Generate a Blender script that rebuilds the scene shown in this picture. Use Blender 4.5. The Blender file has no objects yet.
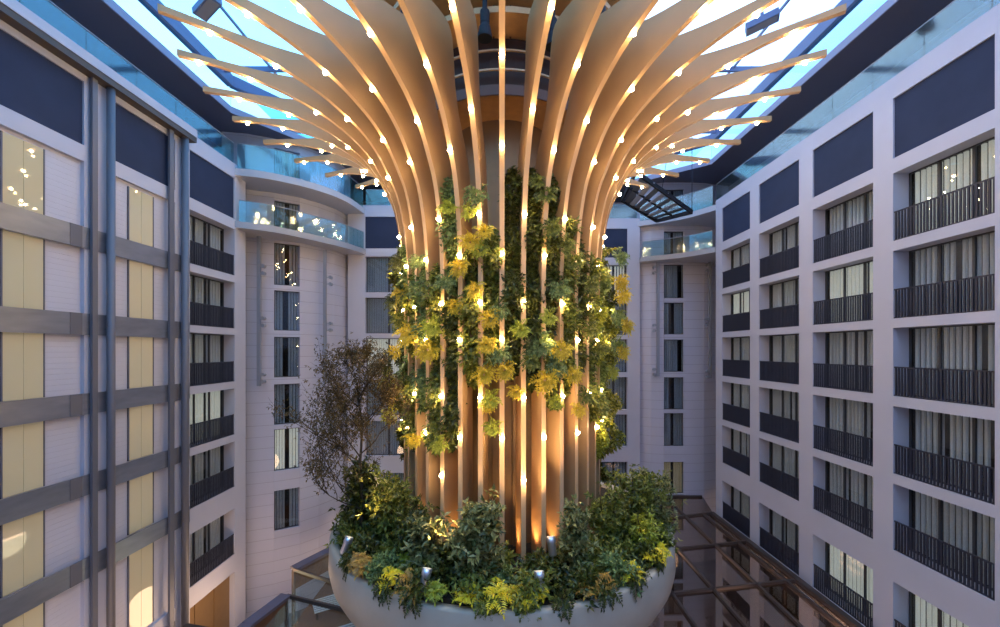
import bpy, math, random
from mathutils import Vector, Matrix
random.seed(7)
R = random.random
def U(a, b): return a + (b - a) * random.random()
sc = bpy.context.scene
COL = sc.collection
PI = math.pi
CZ = 17.0            # eye height above the lobby floor
FPX = 415.0          # focal length in pixels of the 1000 px wide frame
# ------------------------------------------------------------ camera
cam = bpy.data.cameras.new('camera'); co = bpy.data.objects.new('camera', cam); COL.objects.link(co)
co.location = (0, 0, CZ); co.rotation_euler = (PI / 2, 0, 0)
cam.sensor_width = 36.0; cam.sensor_fit = 'HORIZONTAL'; cam.lens = 36.0 * FPX / 1000
cam.shift_x = -0.002; cam.shift_y = 0.0365; cam.clip_start = 0.05; cam.clip_end = 500
sc.camera = co
# ------------------------------------------------------------ colour management
sc.view_settings.view_transform = 'Standard'; sc.view_settings.look = 'None'
sc.view_settings.gamma = 1; sc.view_settings.use_curve_mapping = False
sc.view_settings.exposure = -0.08
# ------------------------------------------------------------ world: dusk sky with thin bright cloud
w = bpy.data.worlds.new('sky'); sc.world = w; w.use_nodes = True
nt = w.node_tree; nt.nodes.clear()
o_ = nt.nodes.new('ShaderNodeOutputWorld'); bg = nt.nodes.new('ShaderNodeBackground')
tc = nt.nodes.new('ShaderNodeTexCoord'); mp = nt.nodes.new('ShaderNodeMapping'); mp.inputs['Scale'].default_value = (1.3, 1.3, 2.0)
nz = nt.nodes.new('ShaderNodeTexNoise'); nz.inputs['Scale'].default_value = 2.2; nz.inputs['Detail'].default_value = 5
cr = nt.nodes.new('ShaderNodeValToRGB')
cr.color_ramp.elements[0].position = 0.38; cr.color_ramp.elements[0].color = (0.36, 0.54, 1.0, 1)
cr.color_ramp.elements[1].position = 0.62; cr.color_ramp.elements[1].color = (0.62, 0.76, 1.0, 1)
nt.links.new(tc.outputs['Generated'], mp.inputs[0]); nt.links.new(mp.outputs[0], nz.inputs['Vector'])
nt.links.new(nz.outputs['Fac'], cr.inputs[0]); nt.links.new(cr.outputs[0], bg.inputs[0]); nt.links.new(bg.outputs[0], o_.inputs[0])
bg.inputs[1].default_value = 3.6
WARM = (1.0, 0.63, 0.26)
def add_light(name, kind, loc, energy, color, **kw):
    l = bpy.data.lights.new(name, kind); l.energy = energy; l.color = color
    for k, v in kw.items(): setattr(l, k, v)
    o = bpy.data.objects.new(name, l); COL.objects.link(o); o.location = loc
    return o
# lobby ceiling lamps under the glass canopy (warm)
for (lx, ly) in ((-13.2, 14), (-12.9, 21), (-6, 26), (3, 28), (10, 26), (13.2, 18), (12, 11), (-12.5, 8), (0, 6)):
    add_light('lobby_lamp', 'POINT', (lx, ly, 4.0), 700 if lx > 8 else 380, (1.0, 0.66, 0.40), shadow_soft_size=1.0)

# ------------------------------------------------------------ materials
MATS = {}
def mat(name, color, rough=0.6, metal=0.0, noise=0.0, nscale=3.0, bump=0.0, emit=None, estr=0.0, spec=0.5, stretch=(1, 1, 1), sub=None):
    m = bpy.data.materials.new(name); m.use_nodes = True; MATS[name] = m
    n = m.node_tree; b = n.nodes['Principled BSDF']
    b.inputs['Roughness'].default_value = rough; b.inputs['Metallic'].default_value = metal
    b.inputs['Specular IOR Level'].default_value = spec
    b.inputs['Base Color'].default_value = (*color, 1)
    t = n.nodes.new('ShaderNodeTexCoord'); mpn = n.nodes.new('ShaderNodeMapping'); mpn.inputs['Scale'].default_value = stretch
    nn = n.nodes.new('ShaderNodeTexNoise'); nn.inputs['Scale'].default_value = nscale; nn.inputs['Detail'].default_value = 6
    n.links.new(t.outputs['Object'], mpn.inputs[0]); n.links.new(mpn.outputs[0], nn.inputs['Vector'])
    if noise:
        r = n.nodes.new('ShaderNodeValToRGB')
        r.color_ramp.elements[0].position = 0.3; r.color_ramp.elements[1].position = 0.7
        r.color_ramp.elements[0].color = (*[c * (1 - noise) for c in color], 1)
        r.color_ramp.elements[1].color = (*[min(1, c * (1 + noise)) for c in color], 1)
        n.links.new(nn.outputs['Fac'], r.inputs[0]); n.links.new(r.outputs[0], b.inputs['Base Color'])
    if bump:
        bp = n.nodes.new('ShaderNodeBump'); bp.inputs['Strength'].default_value = bump
        n.links.new(nn.outputs['Fac'], bp.inputs['Height']); n.links.new(bp.outputs[0], b.inputs['Normal'])
    if emit:
        b.inputs['Emission Color'].default_value = (*emit, 1); b.inputs['Emission Strength'].default_value = estr
    return m
def glass(name, tint, ior=1.5, rough=0.0, base=0.0, frit=0.0):
    m = bpy.data.materials.new(name); m.use_nodes = True; MATS[name] = m
    n = m.node_tree; n.nodes.clear()
    out = n.nodes.new('ShaderNodeOutputMaterial'); mx = n.nodes.new('ShaderNodeMixShader')
    tr = n.nodes.new('ShaderNodeBsdfTransparent'); tr.inputs[0].default_value = (*tint, 1)
    gl = n.nodes.new('ShaderNodeBsdfGlossy'); gl.inputs['Roughness'].default_value = rough; gl.inputs[0].default_value = (0.97, 0.94, 0.88, 1)
    # Schlick reflectance from the facing angle (same from both sides of the pane)
    lw = n.nodes.new('ShaderNodeLayerWeight'); lw.inputs[0].default_value = 0.5
    pw = n.nodes.new('ShaderNodeMath'); pw.operation = 'POWER'; pw.inputs[1].default_value = 5.0
    f0 = ((ior - 1) / (ior + 1)) ** 2
    fr = n.nodes.new('ShaderNodeMath'); fr.operation = 'MULTIPLY_ADD'; fr.inputs[1].default_value = 1 - f0; fr.inputs[2].default_value = f0
    n.links.new(lw.outputs['Facing'], pw.inputs[0]); n.links.new(pw.outputs[0], fr.inputs[0])
    ma = n.nodes.new('ShaderNodeMath'); ma.operation = 'ADD'; ma.inputs[1].default_value = base; ma.use_clamp = True
    n.links.new(fr.outputs[0], ma.inputs[0]); n.links.new(ma.outputs[0], mx.inputs[0])
    n.links.new(tr.outputs[0], mx.inputs[1]); n.links.new(gl.outputs[0], mx.inputs[2])
    last = mx
    if frit:
        t = n.nodes.new('ShaderNodeTexCoord'); v = n.nodes.new('ShaderNodeTexVoronoi'); v.inputs['Scale'].default_value = 6.0
        v.inputs['Randomness'].default_value = 0.0
        lt = n.nodes.new('ShaderNodeMath'); lt.operation = 'LESS_THAN'; lt.inputs[1].default_value = frit
        df = n.nodes.new('ShaderNodeBsdfTranslucent'); df.inputs[0].default_value = (0.72, 0.85, 0.9, 1)
        m2 = n.nodes.new('ShaderNodeMixShader')
        n.links.new(t.outputs['Object'], v.inputs['Vector']); n.links.new(v.outputs['Distance'], lt.inputs[0])
        n.links.new(lt.outputs[0], m2.inputs[0]); n.links.new(mx.outputs[0], m2.inputs[1]); n.links.new(df.outputs[0], m2.inputs[2])
        last = m2
    n.links.new(last.outputs[0], out.inputs[0])
    return m
def cladding(name, color, pitch=0.72, rough=0.55, wdt=0.03, dk=0.62):
    """pale boards with thin horizontal dark joints"""
    m = mat(name, color, rough); n = m.node_tree; b = n.nodes['Principled BSDF']
    t = n.nodes.new('ShaderNodeTexCoord'); s = n.nodes.new('ShaderNodeSeparateXYZ')
    d = n.nodes.new('ShaderNodeMath'); d.operation = 'DIVIDE'; d.inputs[1].default_value = pitch
    f = n.nodes.new('ShaderNodeMath'); f.operation = 'FRACT'
    l = n.nodes.new('ShaderNodeMath'); l.operation = 'LESS_THAN'; l.inputs[1].default_value = wdt
    mx = n.nodes.new('ShaderNodeMix'); mx.data_type = 'RGBA'
    mx.inputs[6].default_value = (*color, 1); mx.inputs[7].default_value = (*[c * dk for c in color], 1)
    n.links.new(t.outputs['Object'], s.inputs[0]); n.links.new(s.outputs[2], d.inputs[0]); n.links.new(d.outputs[0], f.inputs[0])
    n.links.new(f.outputs[0], l.inputs[0]); n.links.new(l.outputs[0], mx.inputs[0]); n.links.new(mx.outputs[2], b.inputs['Base Color'])
    bp = n.nodes.new('ShaderNodeBump'); bp.inputs['Strength'].default_value = 0.6; bp.inputs['Distance'].default_value = 0.02; bp.invert = True
    n.links.new(l.outputs[0], bp.inputs['Height']); n.links.new(bp.outputs[0], b.inputs['Normal'])
    return m
def leafmat(name, c1, c2, scale=2.5, rough=0.35):
    m = bpy.data.materials.new(name); m.use_nodes = True; MATS[name] = m
    n = m.node_tree; b = n.nodes['Principled BSDF']; b.inputs['Roughness'].default_value = rough
    out = n.nodes['Material Output']
    g = n.nodes.new('ShaderNodeNewGeometry')
    r = n.nodes.new('ShaderNodeValToRGB'); r.color_ramp.elements[0].color = (*c1, 1); r.color_ramp.elements[1].color = (*c2, 1)
    n.links.new(g.outputs['Random Per Island'], r.inputs[0]); n.links.new(r.outputs[0], b.inputs['Base Color'])
    tl = n.nodes.new('ShaderNodeBsdfTranslucent'); n.links.new(r.outputs[0], tl.inputs[0])
    mx = n.nodes.new('ShaderNodeMixShader'); mx.inputs[0].default_value = 0.25
    n.links.new(b.outputs[0], mx.inputs[1]); n.links.new(tl.outputs[0], mx.inputs[2]); n.links.new(mx.outputs[0], out.inputs[0])
    return m
M = MATS
mat('facade', (0.44, 0.445, 0.54), 0.6, noise=0.03, nscale=0.6)
cladding('clad', (0.43, 0.435, 0.545))
cladding('clad_fine', (0.49, 0.49, 0.58), 0.19, 0.5, 0.08, 0.95)
mat('white_panel', (0.54, 0.53, 0.58), 0.45, noise=0.02, nscale=1.5)
mat('dark_panel', (0.026, 0.036, 0.075), 0.75, noise=0.06, nscale=1.2, spec=0.15)
mat('rail', (0.030, 0.033, 0.055), 0.45, 0.3)
mat('frame', (0.035, 0.04, 0.055), 0.45)
mat('room', (0.05, 0.05, 0.055), 0.9)  # near-black colour stands in for unlit room depth
mat('curtain', (0.72, 0.73, 0.73), 0.85, emit=(0.9, 0.9, 0.75), estr=0.03)  # faint emission stands in for dim room light through the cloth
mat('curtain_lit', (0.70, 0.68, 0.58), 0.85, emit=(0.92, 0.93, 0.78), estr=0.38)  # stronger emission stands in for a lamp-lit room behind
mat('curtain_warm', (0.6, 0.5, 0.3), 0.85, emit=(1.0, 0.8, 0.45), estr=0.07)  # room light put into the cloth as warm emission
mat('sheer', (0.36, 0.42, 0.47), 0.8)
mat('soffit', (0.085, 0.09, 0.14), 0.55)
mat('fascia', (0.27, 0.30, 0.46), 0.5)
mat('roofbeam', (0.12, 0.18, 0.36), 0.5)
mat('slab', (0.42, 0.42, 0.48), 0.5)
mat('slab_edge', (0.27, 0.29, 0.35), 0.4, 0.2)
mat('band', (0.22, 0.24, 0.30), 0.30, 0.6, noise=0.12, nscale=1.0, stretch=(1, 1, 4))
mat('pipe', (0.13, 0.135, 0.17), 0.55, 0.3)
mat('bronze', (0.07, 0.05, 0.042), 0.5, 0.1)
mat('etched', (0.45, 0.39, 0.25), 0.03, emit=(1.0, 0.87, 0.60), estr=0.10, spec=0.9)  # warm emission puts a glow into the pane; no lamp behind it
mat('fin', (0.46, 0.28, 0.135), 0.42, noise=0.04, nscale=1.0, stretch=(1, 1, 0.3))
mat('fin_edge', (0.66, 0.42, 0.22), 0.35)
mat('core', (0.24, 0.15, 0.075), 0.4, 0.35, noise=0.05)
mat('platform_rim', (0.15, 0.085, 0.07), 0.6)
mat('core_wood', (0.55, 0.30, 0.12), 0.5, noise=0.1)
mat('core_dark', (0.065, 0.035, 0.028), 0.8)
mat('bulb', (1, 0.9, 0.7), 0.3, emit=(1.0, 0.78, 0.44), estr=90)
mat('concrete', (0.42, 0.36, 0.29), 0.55, noise=0.10, nscale=0.7, bump=0.05)
mat('soil', (0.03, 0.022, 0.015), 0.95, noise=0.4, nscale=8, bump=0.5)
mat('steel', (0.62, 0.62, 0.66), 0.28, 0.85)
mat('black', (0.012, 0.014, 0.022), 0.6, spec=0.25)
mat('canopy_steel', (0.075, 0.055, 0.05), 0.4, 0.3)
mat('lobby_floor', (0.10, 0.095, 0.11), 0.35, noise=0.2, nscale=0.5)
mat('timber', (0.13, 0.06, 0.03), 0.5, noise=0.25, nscale=2, stretch=(6, 1, 1))
mat('slat_white', (0.65, 0.66, 0.74), 0.4)
mat('cap', (0.12, 0.105, 0.15), 0.45)
mat('lens', (0.9, 0.85, 0.7), 0.2, emit=(1, 0.85, 0.6), estr=0.4)
mat('bark', (0.06, 0.045, 0.03), 0.9, noise=0.3, nscale=20)
glass('glass_clear', (0.80, 0.92, 0.94), 1.5)
glass('glass_blue', (0.70, 0.88, 0.91), 1.55, 0.09, 0.08)
glass('glass_win', (0.80, 0.83, 0.87), 1.45, 0.0, 0.02)
glass('glass_roof', (0.88, 0.95, 0.98), 1.3)
glass('glass_frit', (0.58, 0.86, 0.94), 1.3, frit=0.30)
glass('glass_cler', (0.62, 0.84, 0.88), 1.3)
glass('glass_canopy', (0.50, 0.46, 0.46), 1.5, 0.03, 0.20)
leafmat('leaf_dark', (0.02, 0.032, 0.006), (0.16, 0.17, 0.03))
leafmat('leaf_mid', (0.05, 0.08, 0.010), (0.34, 0.34, 0.06))
leafmat('leaf_blue', (0.07, 0.12, 0.03), (0.32, 0.40, 0.14))
leafmat('leaf_lime', (0.26, 0.30, 0.02), (0.60, 0.60, 0.08))
leafmat('leaf_gold', (0.46, 0.34, 0.02), (0.80, 0.62, 0.06))
leafmat('leaf_yellow', (0.85, 0.62, 0.02), (1.0, 0.86, 0.07))
leafmat('leaf_orange', (0.40, 0.22, 0.04), (0.65, 0.40, 0.08))
leafmat('leaf_vari', (0.05, 0.08, 0.02), (0.42, 0.40, 0.15))
leafmat('leaf_brown', (0.03, 0.03, 0.012), (0.20, 0.125, 0.04))

# ------------------------------------------------------------ mesh helpers
class MB:
    def __init__(s): s.v = []; s.f = []; s.m = []; s.cm = 0
    def face(s, pts):
        i = len(s.v); s.v += [tuple(p) for p in pts]; s.f.append(tuple(range(i, i + len(pts)))); s.m.append(s.cm)
    def hexa(s, a, b):
        """a, b : two quads (4 points each) joined into a closed solid"""
        i = len(s.v); s.v += [tuple(p) for p in a] + [tuple(p) for p in b]
        F = [(3, 2, 1, 0), (4, 5, 6, 7), (0, 1, 5, 4), (1, 2, 6, 5), (2, 3, 7, 6), (3, 0, 4, 7)]
        for q in F: s.f.append(tuple(i + k for k in q)); s.m.append(s.cm)
        return s
    def box(s, x0, x1, y0, y1, z0, z1):
        x0, x1 = sorted((x0, x1)); y0, y1 = sorted((y0, y1)); z0, z1 = sorted((z0, z1))
        return s.hexa([(x0, y0, z0), (x1, y0, z0), (x1, y1, z0), (x0, y1, z0)], [(x0, y0, z1), (x1, y0, z1), (x1, y1, z1), (x0, y1, z1)])
    def bar(s, p, q, w, h):
        """rectangular bar from p to q, w sideways, h upwards"""
        p = Vector(p); q = Vector(q); d = (q - p).normalized()
        up = Vector((0, 0, 1)) if abs(d.z) < 0.95 else Vector((0, 1, 0))
        sd = d.cross(up).normalized(); u = sd.cross(d).normalized()
        c = [(-w / 2, -h / 2), (w / 2, -h / 2), (w / 2, h / 2), (-w / 2, h / 2)]
        return s.hexa([p + sd * a + u * b for a, b in c], [q + sd * a + u * b for a, b in c])
    def tube(s, pts, rad, n=8, cap=True):
        rings = []; pts = [Vector(p) for p in pts]
        if not isinstance(rad, (list, tuple)): rad = [rad] * len(pts)
        for k, p in enumerate(pts):
            d = (pts[min(k + 1, len(pts) - 1)] - pts[max(k - 1, 0)]).normalized()
            ref = Vector((0, 0, 1)) if abs(d.z) < 0.9 else Vector((1, 0, 0))
            a = d.cross(ref).normalized(); b = d.cross(a).normalized()
            i = len(s.v); rings.append(i)
            for j in range(n):
                t = 2 * PI * j / n; s.v.append(tuple(p + (a * math.cos(t) + b * math.sin(t)) * rad[k]))
        for k in range(len(rings) - 1):
            for j in range(n):
                s.f.append((rings[k] + j, rings[k] + (j + 1) % n, rings[k + 1] + (j + 1) % n, rings[k + 1] + j)); s.m.append(s.cm)
        if cap:
            s.f.append(tuple(rings[0] + j for j in range(n))[::-1]); s.m.append(s.cm)
            s.f.append(tuple(rings[-1] + j for j in range(n))); s.m.append(s.cm)
        return s
    def lathe(s, prof, cx, cy, n=64, a0=0, a1=2 * PI, closed=False):
        full = abs(a1 - a0 - 2 * PI) < 1e-6; nn = n if full else n + 1
        base = len(s.v); L = len(prof)
        for j in range(nn):
            t = a0 + (a1 - a0) * j / n
            for r, z in prof: s.v.append((cx + r * math.sin(t), cy - r * math.cos(t), z))
        for j in range(n):
            j2 = (j + 1) % nn
            for k in range(L if closed else L - 1):
                k2 = (k + 1) % L
                s.f.append((base + j * L + k, base + j2 * L + k, base + j2 * L + k2, base + j * L + k2)); s.m.append(s.cm)
        return s
    def sphere(s, c, r, n=8, m=6, sz=1.0):
        base = len(s.v)
        for i in range(m + 1):
            ph = PI * i / m
            for j in range(n):
                t = 2 * PI * j / n
                s.v.append((c[0] + r * math.sin(ph) * math.cos(t), c[1] + r * math.sin(ph) * math.sin(t), c[2] + r * sz * math.cos(ph)))
        for i in range(m):
            for j in range(n):
                s.f.append((base + i * n + j, base + (i + 1) * n + j, base + (i + 1) * n + (j + 1) % n, base + i * n + (j + 1) % n)); s.m.append(s.cm)
        return s
    def leaf(s, p, d, nrm, L, W, fold=0.25):
        """a folded pointed leaf of two faces"""
        d = d.normalized(); sd = d.cross(nrm)
        if sd.length < 1e-4: sd = d.cross(Vector((0.3, 0.5, 0.8)))
        sd.normalize(); up = sd.cross(d)
        m1 = p + d * (L * 0.45)
        a = m1 + sd * (W / 2) + up * (W * fold); b = m1 - sd * (W / 2) + up * (W * fold); t = p + d * L - up * (L * 0.12)
        i = len(s.v); s.v += [tuple(p), tuple(a), tuple(t), tuple(b)]
        s.f += [(i, i + 1, i + 2), (i, i + 2, i + 3)]; s.m += [s.cm, s.cm]
    def build(s, name, m, parent=None, smooth=False):
        me = bpy.data.meshes.new(name)
        # parts are stored relative to their thing's origin
        off = Vector((0, 0, 0)); q = parent
        while q is not None: off = off + q.location; q = q.parent
        me.from_pydata([(a - off[0], b - off[1], c - off[2]) for a, b, c in s.v] if parent is not None else s.v, [], s.f)
        for x in (m if isinstance(m, (list, tuple)) else [m]): me.materials.append(MATS[x])
        if isinstance(m, (list, tuple)): me.polygons.foreach_set('material_index', s.m)
        if smooth: me.polygons.foreach_set('use_smooth', [True] * len(me.polygons))
        me.update()
        o = bpy.data.objects.new(name, me); COL.objects.link(o)
        if parent is not None: o.parent = parent
        return o
def tag(o, label=None, cat=None, group=None, kind=None):
    if label: o['label'] = label
    if cat: o['category'] = cat
    if group: o['group'] = group
    if kind: o['kind'] = kind
    return o
def thing(name, loc, label=None, cat=None, group=None, kind=None, rz=0):
    o = bpy.data.objects.new(name, None); COL.objects.link(o)
    o.location = loc; o.rotation_euler = (0, 0, rz); o.empty_display_size = 0.3
    o.matrix_world = Matrix.Translation(loc)
    if rz: o.rotation_euler = (0, 0, rz)
    return tag(o, label, cat, group, kind)
def struct(name, mb, m, label=None, cat=None, parent=None, smooth=False):
    o = mb.build(name, m, parent, smooth)
    return tag(o, label, cat, None, 'structure') if parent is None else o
def copy_tree(o, parent=None):
    c = o.copy(); COL.objects.link(c)
    if parent is not None: c.parent = parent
    for ch in [x for x in list(o.children)]: copy_tree(ch, c)
    return c
def wp(px, py, h):
    """world point seen at a photo pixel at height h above the eye"""
    d = FPX * h / (350.0 - py); return Vector(((px - 502) * d / FPX, d, CZ + h))
def wd(px, py, d): return Vector(((px - 502) * d / FPX, d, CZ + (350.0 - py) * d / FPX))
ORD = ['top', 'second', 'third', 'fourth', 'fifth', 'sixth', 'seventh', 'eighth']

# ------------------------------------------------------------ levels (above the eye)
ROWS = [(6.86, 4.23), (3.84, 1.22), (0.86, -1.79), (-2.18, -4.80), (-5.19, -7.77), (-9.0, -11.6)]
PANEL = (9.77, 7.44)
GROUND = (-12.6, -16.95)
XW = 15.2; TOP = 10.6
WIN = [0]
ROWN = ['top', 'second', 'third', 'fourth', 'fifth', 'lowest']

def facade(side, Y0, Y1, bays, name, rows):
    """wall parallel to the view axis, with openings; side = +1 right, -1 left"""
    mb = MB(); x0 = side * XW; x1 = side * (XW + 0.65)
    edges = [Y0] + [e for b in bays for e in b] + [Y1]
    for k in range(0, len(edges), 2): mb.box(x0, x1, edges[k], edges[k + 1], 0, CZ + TOP)
    zs = [TOP] + [e for r in rows for e in r] + [-17.0]
    for (a, b) in bays:
        for k in range(0, len(zs), 2):
            if zs[k] - zs[k + 1] > 0.001: mb.box(x0, x1, a, b, CZ + zs[k + 1], CZ + zs[k])
    return mb

def railing(p0, p1, zb, label, h=1.15, group='balcony railings of vertical bars', npitch=0.118):
    p0 = Vector(p0); p1 = Vector(p1); d = p1 - p0; L = d.length; d.normalize()
    t = thing('balcony_railing', ((p0.x + p1.x) / 2, (p0.y + p1.y) / 2, zb), label, 'railing', group)
    z = lambda a: Vector((0, 0, a))
    m = MB(); m.bar(p0 + z(zb + h - 0.03), p1 + z(zb + h - 0.03), 0.05, 0.05); m.build('top_rail', 'rail', t)
    m = MB(); m.bar(p0 + z(zb + 0.03), p1 + z(zb + 0.03), 0.05, 0.04); m.build('bottom_rail', 'rail', t)
    m = MB(); n = int(L / npitch); sd = Vector((-d.y, d.x, 0))
    for k in range(n):
        c = p0 + d * (L * (k + 0.5) / n)
        a = [c + d * sx * 0.028 + sd * sy * 0.02 + z(zb + 0.04) for sx, sy in ((-1, -1), (1, -1), (1, 1), (-1, 1))]
        b = [q + z(h - 0.09) for q in a]; m.hexa(a, b)
    m.build('balusters', 'rail', t)
    return t

def folds(mb, p0, d, nrm, w, z0, z1, pitch=0.21, fill=0.62):
    c = max(2, round(w / pitch)); pts = []
    for k in range(c):
        x = w * k / c; q = w / c; j = U(-.01, .01)
        for fx, fy in ((0.0, .10), (.06, .03), (fill * .5, .0), (fill - .06, .03), (fill, .10)): pts.append(p0 + d * (x + fx * q) + nrm * (fy + j))
    for k in range(len(pts) - 1):
        if k % 5 == 4: continue  # gaps between the strips stand in for shaded pleat valleys
        a, b = pts[k], pts[k + 1]
        mb.face([(a.x, a.y, z0), (b.x, b.y, z0), (b.x, b.y, z1), (a.x, a.y, z1)])

def window(p0, p1, z0, z1, inward, desc, lit=0, panels=3, cm=None, gap=None):
    """p0,p1 in plan; inward = direction into the room. frame + pane (structure) and curtains (a thing)"""
    WIN[0] += 1
    p0 = Vector((*p0, 0)); p1 = Vector((*p1, 0)); d = (p1 - p0); L = d.length; d.normalize(); nin = Vector((*inward, 0)).normalized()
    t = thing('window_%d' % WIN[0], ((p0.x + p1.x) / 2, (p0.y + p1.y) / 2, z0), None, None, None, 'structure')
    z = lambda a: Vector((0, 0, a))
    m = MB(); fw = 0.05
    m.bar(p0 + z(z0 + fw / 2), p1 + z(z0 + fw / 2), 0.07, fw); m.bar(p0 + z(z1 - fw / 2), p1 + z(z1 - fw / 2), 0.07, fw)
    for k in range(panels + 1):
        c = p0 + d * (fw / 2 + (L - fw) * k / panels)
        m.bar(c + z(z0), c + z(z1), 0.07, fw if k in (0, panels) else 0.08)
    m.build('window_frame', 'frame', t)
    g = MB(); q = nin * 0.02
    a = p0 + q; b = p1 + q
    g.hexa([a + z(z0), b + z(z0), b + nin * .012 + z(z0), a + nin * .012 + z(z0)], [a + z(z1), b + z(z1), b + nin * .012 + z(z1), a + nin * .012 + z(z1)])
    g.build('window_pane', 'glass_win', t)
    c = MB(); off = nin * 0.06
    gaps = gap or []
    segs = [(0.01, 0.99)]
    for (ga, gb) in gaps:
        ns = []
        for (sa, sb) in segs:
            if ga > sa: ns.append((sa, min(ga, sb)))
            if gb < sb: ns.append((max(gb, sa), sb))
        segs = ns
    for sa, sb in segs:
        if sb - sa > 0.02: folds(c, p0 + off + d * (L * sa), d, nin, L * (sb - sa), z0 + 0.04, z1 - 0.03, 0.21 if panels == 3 else 0.17, 0.62 if panels == 3 and not cm else 0.86)
    cmn = cm or ('curtain_lit' if lit == 1 else 'curtain')
    o = c.build('curtain', cmn)
    tag(o, desc, 'curtain', 'curtains behind the hotel windows')
    return t

# ------------------------------------------------------------ SETTING
# lobby floor
m = MB(); m.box(-19, 19, -14, 38, -0.3, 0); struct('floor', m, 'lobby_floor', 'dark stone lobby floor under the glass canopy', 'floor')
# right facade
RB = [(12.8, 16.13), (17.0, 20.3), (21.24, 24.55), (25.44, 28.67)]
BN = ['nearest bay', 'second bay', 'third bay', 'farthest bay']
wr = struct('wall_right', facade(1, -12, 29.5, RB, 'wall_right', [PANEL] + ROWS + [GROUND]), 'facade', 'pale right facade of stacked balconies', 'wall')
litR = {(0, 0): 1, (1, 1): 1, (3, 1): 1, (0, 5): 1, (1, 5): 1}
for b, (a, e) in enumerate(RB):
    p = MB(); p.box(XW + 0.07, XW + 0.16, a, e, CZ + PANEL[1], CZ + PANEL[0]); p.build('dark_panel', 'dark_panel', wr)
    p = MB(); p.box(XW + 0.30, XW + 0.36, a, e, 0.05, CZ + GROUND[0]); p.build('ground_glazing', 'room', wr)
    for r, (zt, zb) in enumerate(ROWS):
        gp = [[(0.33, 0.36)], [(0.20, 0.24), (0.62, 0.66)], [(0.5, 0.55)], [], [(0.27, 0.31)]][(b * 3 + r * 2) % 5]
        window((XW + 0.65, a), (XW + 0.65, e), CZ + zb, CZ + zt, (1, 0),
               ('lit cream' if (b, r) in litR else 'grey') + ' pleated curtain, %s balcony row in the %s of right facade' % (ROWN[r], BN[b]),
               litR.get((b, r), 0), 3, None, gp)
        railing((XW + 0.06, a, 0), (XW + 0.06, e, 0), CZ + zb, 'dark barred railing, %s balcony row in the %s of right facade' % (ROWN[r], BN[b]))
# left facade: two glazed lift-lobby bays and one balcony bay
LB = [(11.8, 15.1), (16.0, 19.3), (20.2, 23.6)]
mb = MB(); x0 = -XW; x1 = -XW - 0.65
ed = [-12, 11.8, 15.1, 16.0, 19.3, 20.2, 23.6, 24.6]
for k in range(0, 8, 2): mb.box(x0, x1, ed[k], ed[k + 1], 0, CZ + TOP)
for (a, b) in LB[:2]:
    zz = [TOP, PANEL[0], PANEL[1], 6.86, -12.0, -12.6, -16.6, -17]
    for k in range(0, 8, 2): mb.box(x0, x1, a, b, CZ + zz[k + 1], CZ + zz[k])
zz = [TOP] + list(PANEL) + [e for r in ROWS for e in r] + [-12.6, -16.95]
zz = [TOP] + [e for r in ([PANEL] + ROWS + [GROUND]) for e in r] + [-17]
for k in range(0, len(zz), 2): mb.box(x0, x1, 20.2, 23.6, CZ + zz[k + 1], CZ + zz[k])
wl = struct('wall_left', mb, 'facade', 'pale left facade with metal bands and one balcony bay', 'wall')
for (a, e) in LB:
    p = MB(); p.box(-XW - 0.07, -XW - 0.16, a, e, CZ + PANEL[1], CZ + PANEL[0]); p.build('dark_panel', 'dark_panel', wl)
for (a, e) in LB[:2]:
    p = MB(); p.box(-XW - 0.14, -XW - 0.2, a, e, CZ - 12.0, CZ + 6.86); p.build('cladding_panel', 'clad_fine', wl)
p = MB(); p.box(-XW - 0.30, -XW - 0.36, 20.2, 23.6, 0.05, CZ - 12.6); p.box(-XW - .26, -XW - .36, 20.9, 20.96, 0.05, CZ - 12.6); p.box(-XW - .26, -XW - .36, 22.3, 22.36, 0.05, CZ - 12.6); p.build('ground_glazing', 'core', wl)
for (a, e) in LB[:2]:
    p = MB(); p.box(-XW - 0.30, -XW - 0.36, a, e, 0.4, CZ - 12.6); p.build('ground_glazing', 'room', wl)
BANDS = [(4.47, 3.69), (1.33, 0.55), (-1.58, -2.35), (-4.55, -5.3), (-7.58, -8.35)]
for k, (zt, zb) in enumerate(BANDS):
    p = MB(); p.box(-XW + 0.0, -XW + 0.05, 8.0, 20.15, CZ + zb, CZ + zt); o = p.build('metal_band', 'band', wl)
    p = MB()
    for yy in (14.55, 18.95): p.box(-XW + 0.05, -XW + 0.065, yy, yy + 0.42, CZ + zb, CZ + zt)
    p.build('dark_block', 'pipe', o)  # darker blocks standing in for a reflection on the band
# projecting bronze soffit and coping
p = MB(); p.box(-XW + 0.0, -XW + 0.42, -12, 20.1, CZ + 10.02, CZ + 10.26); p.build('bronze_soffit', 'bronze', wl)
p = MB(); p.box(-XW + 0.0, -XW + 0.45, -12, 20.1, CZ + 10.26, CZ + 10.62); p.build('coping', 'facade', wl)
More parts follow.
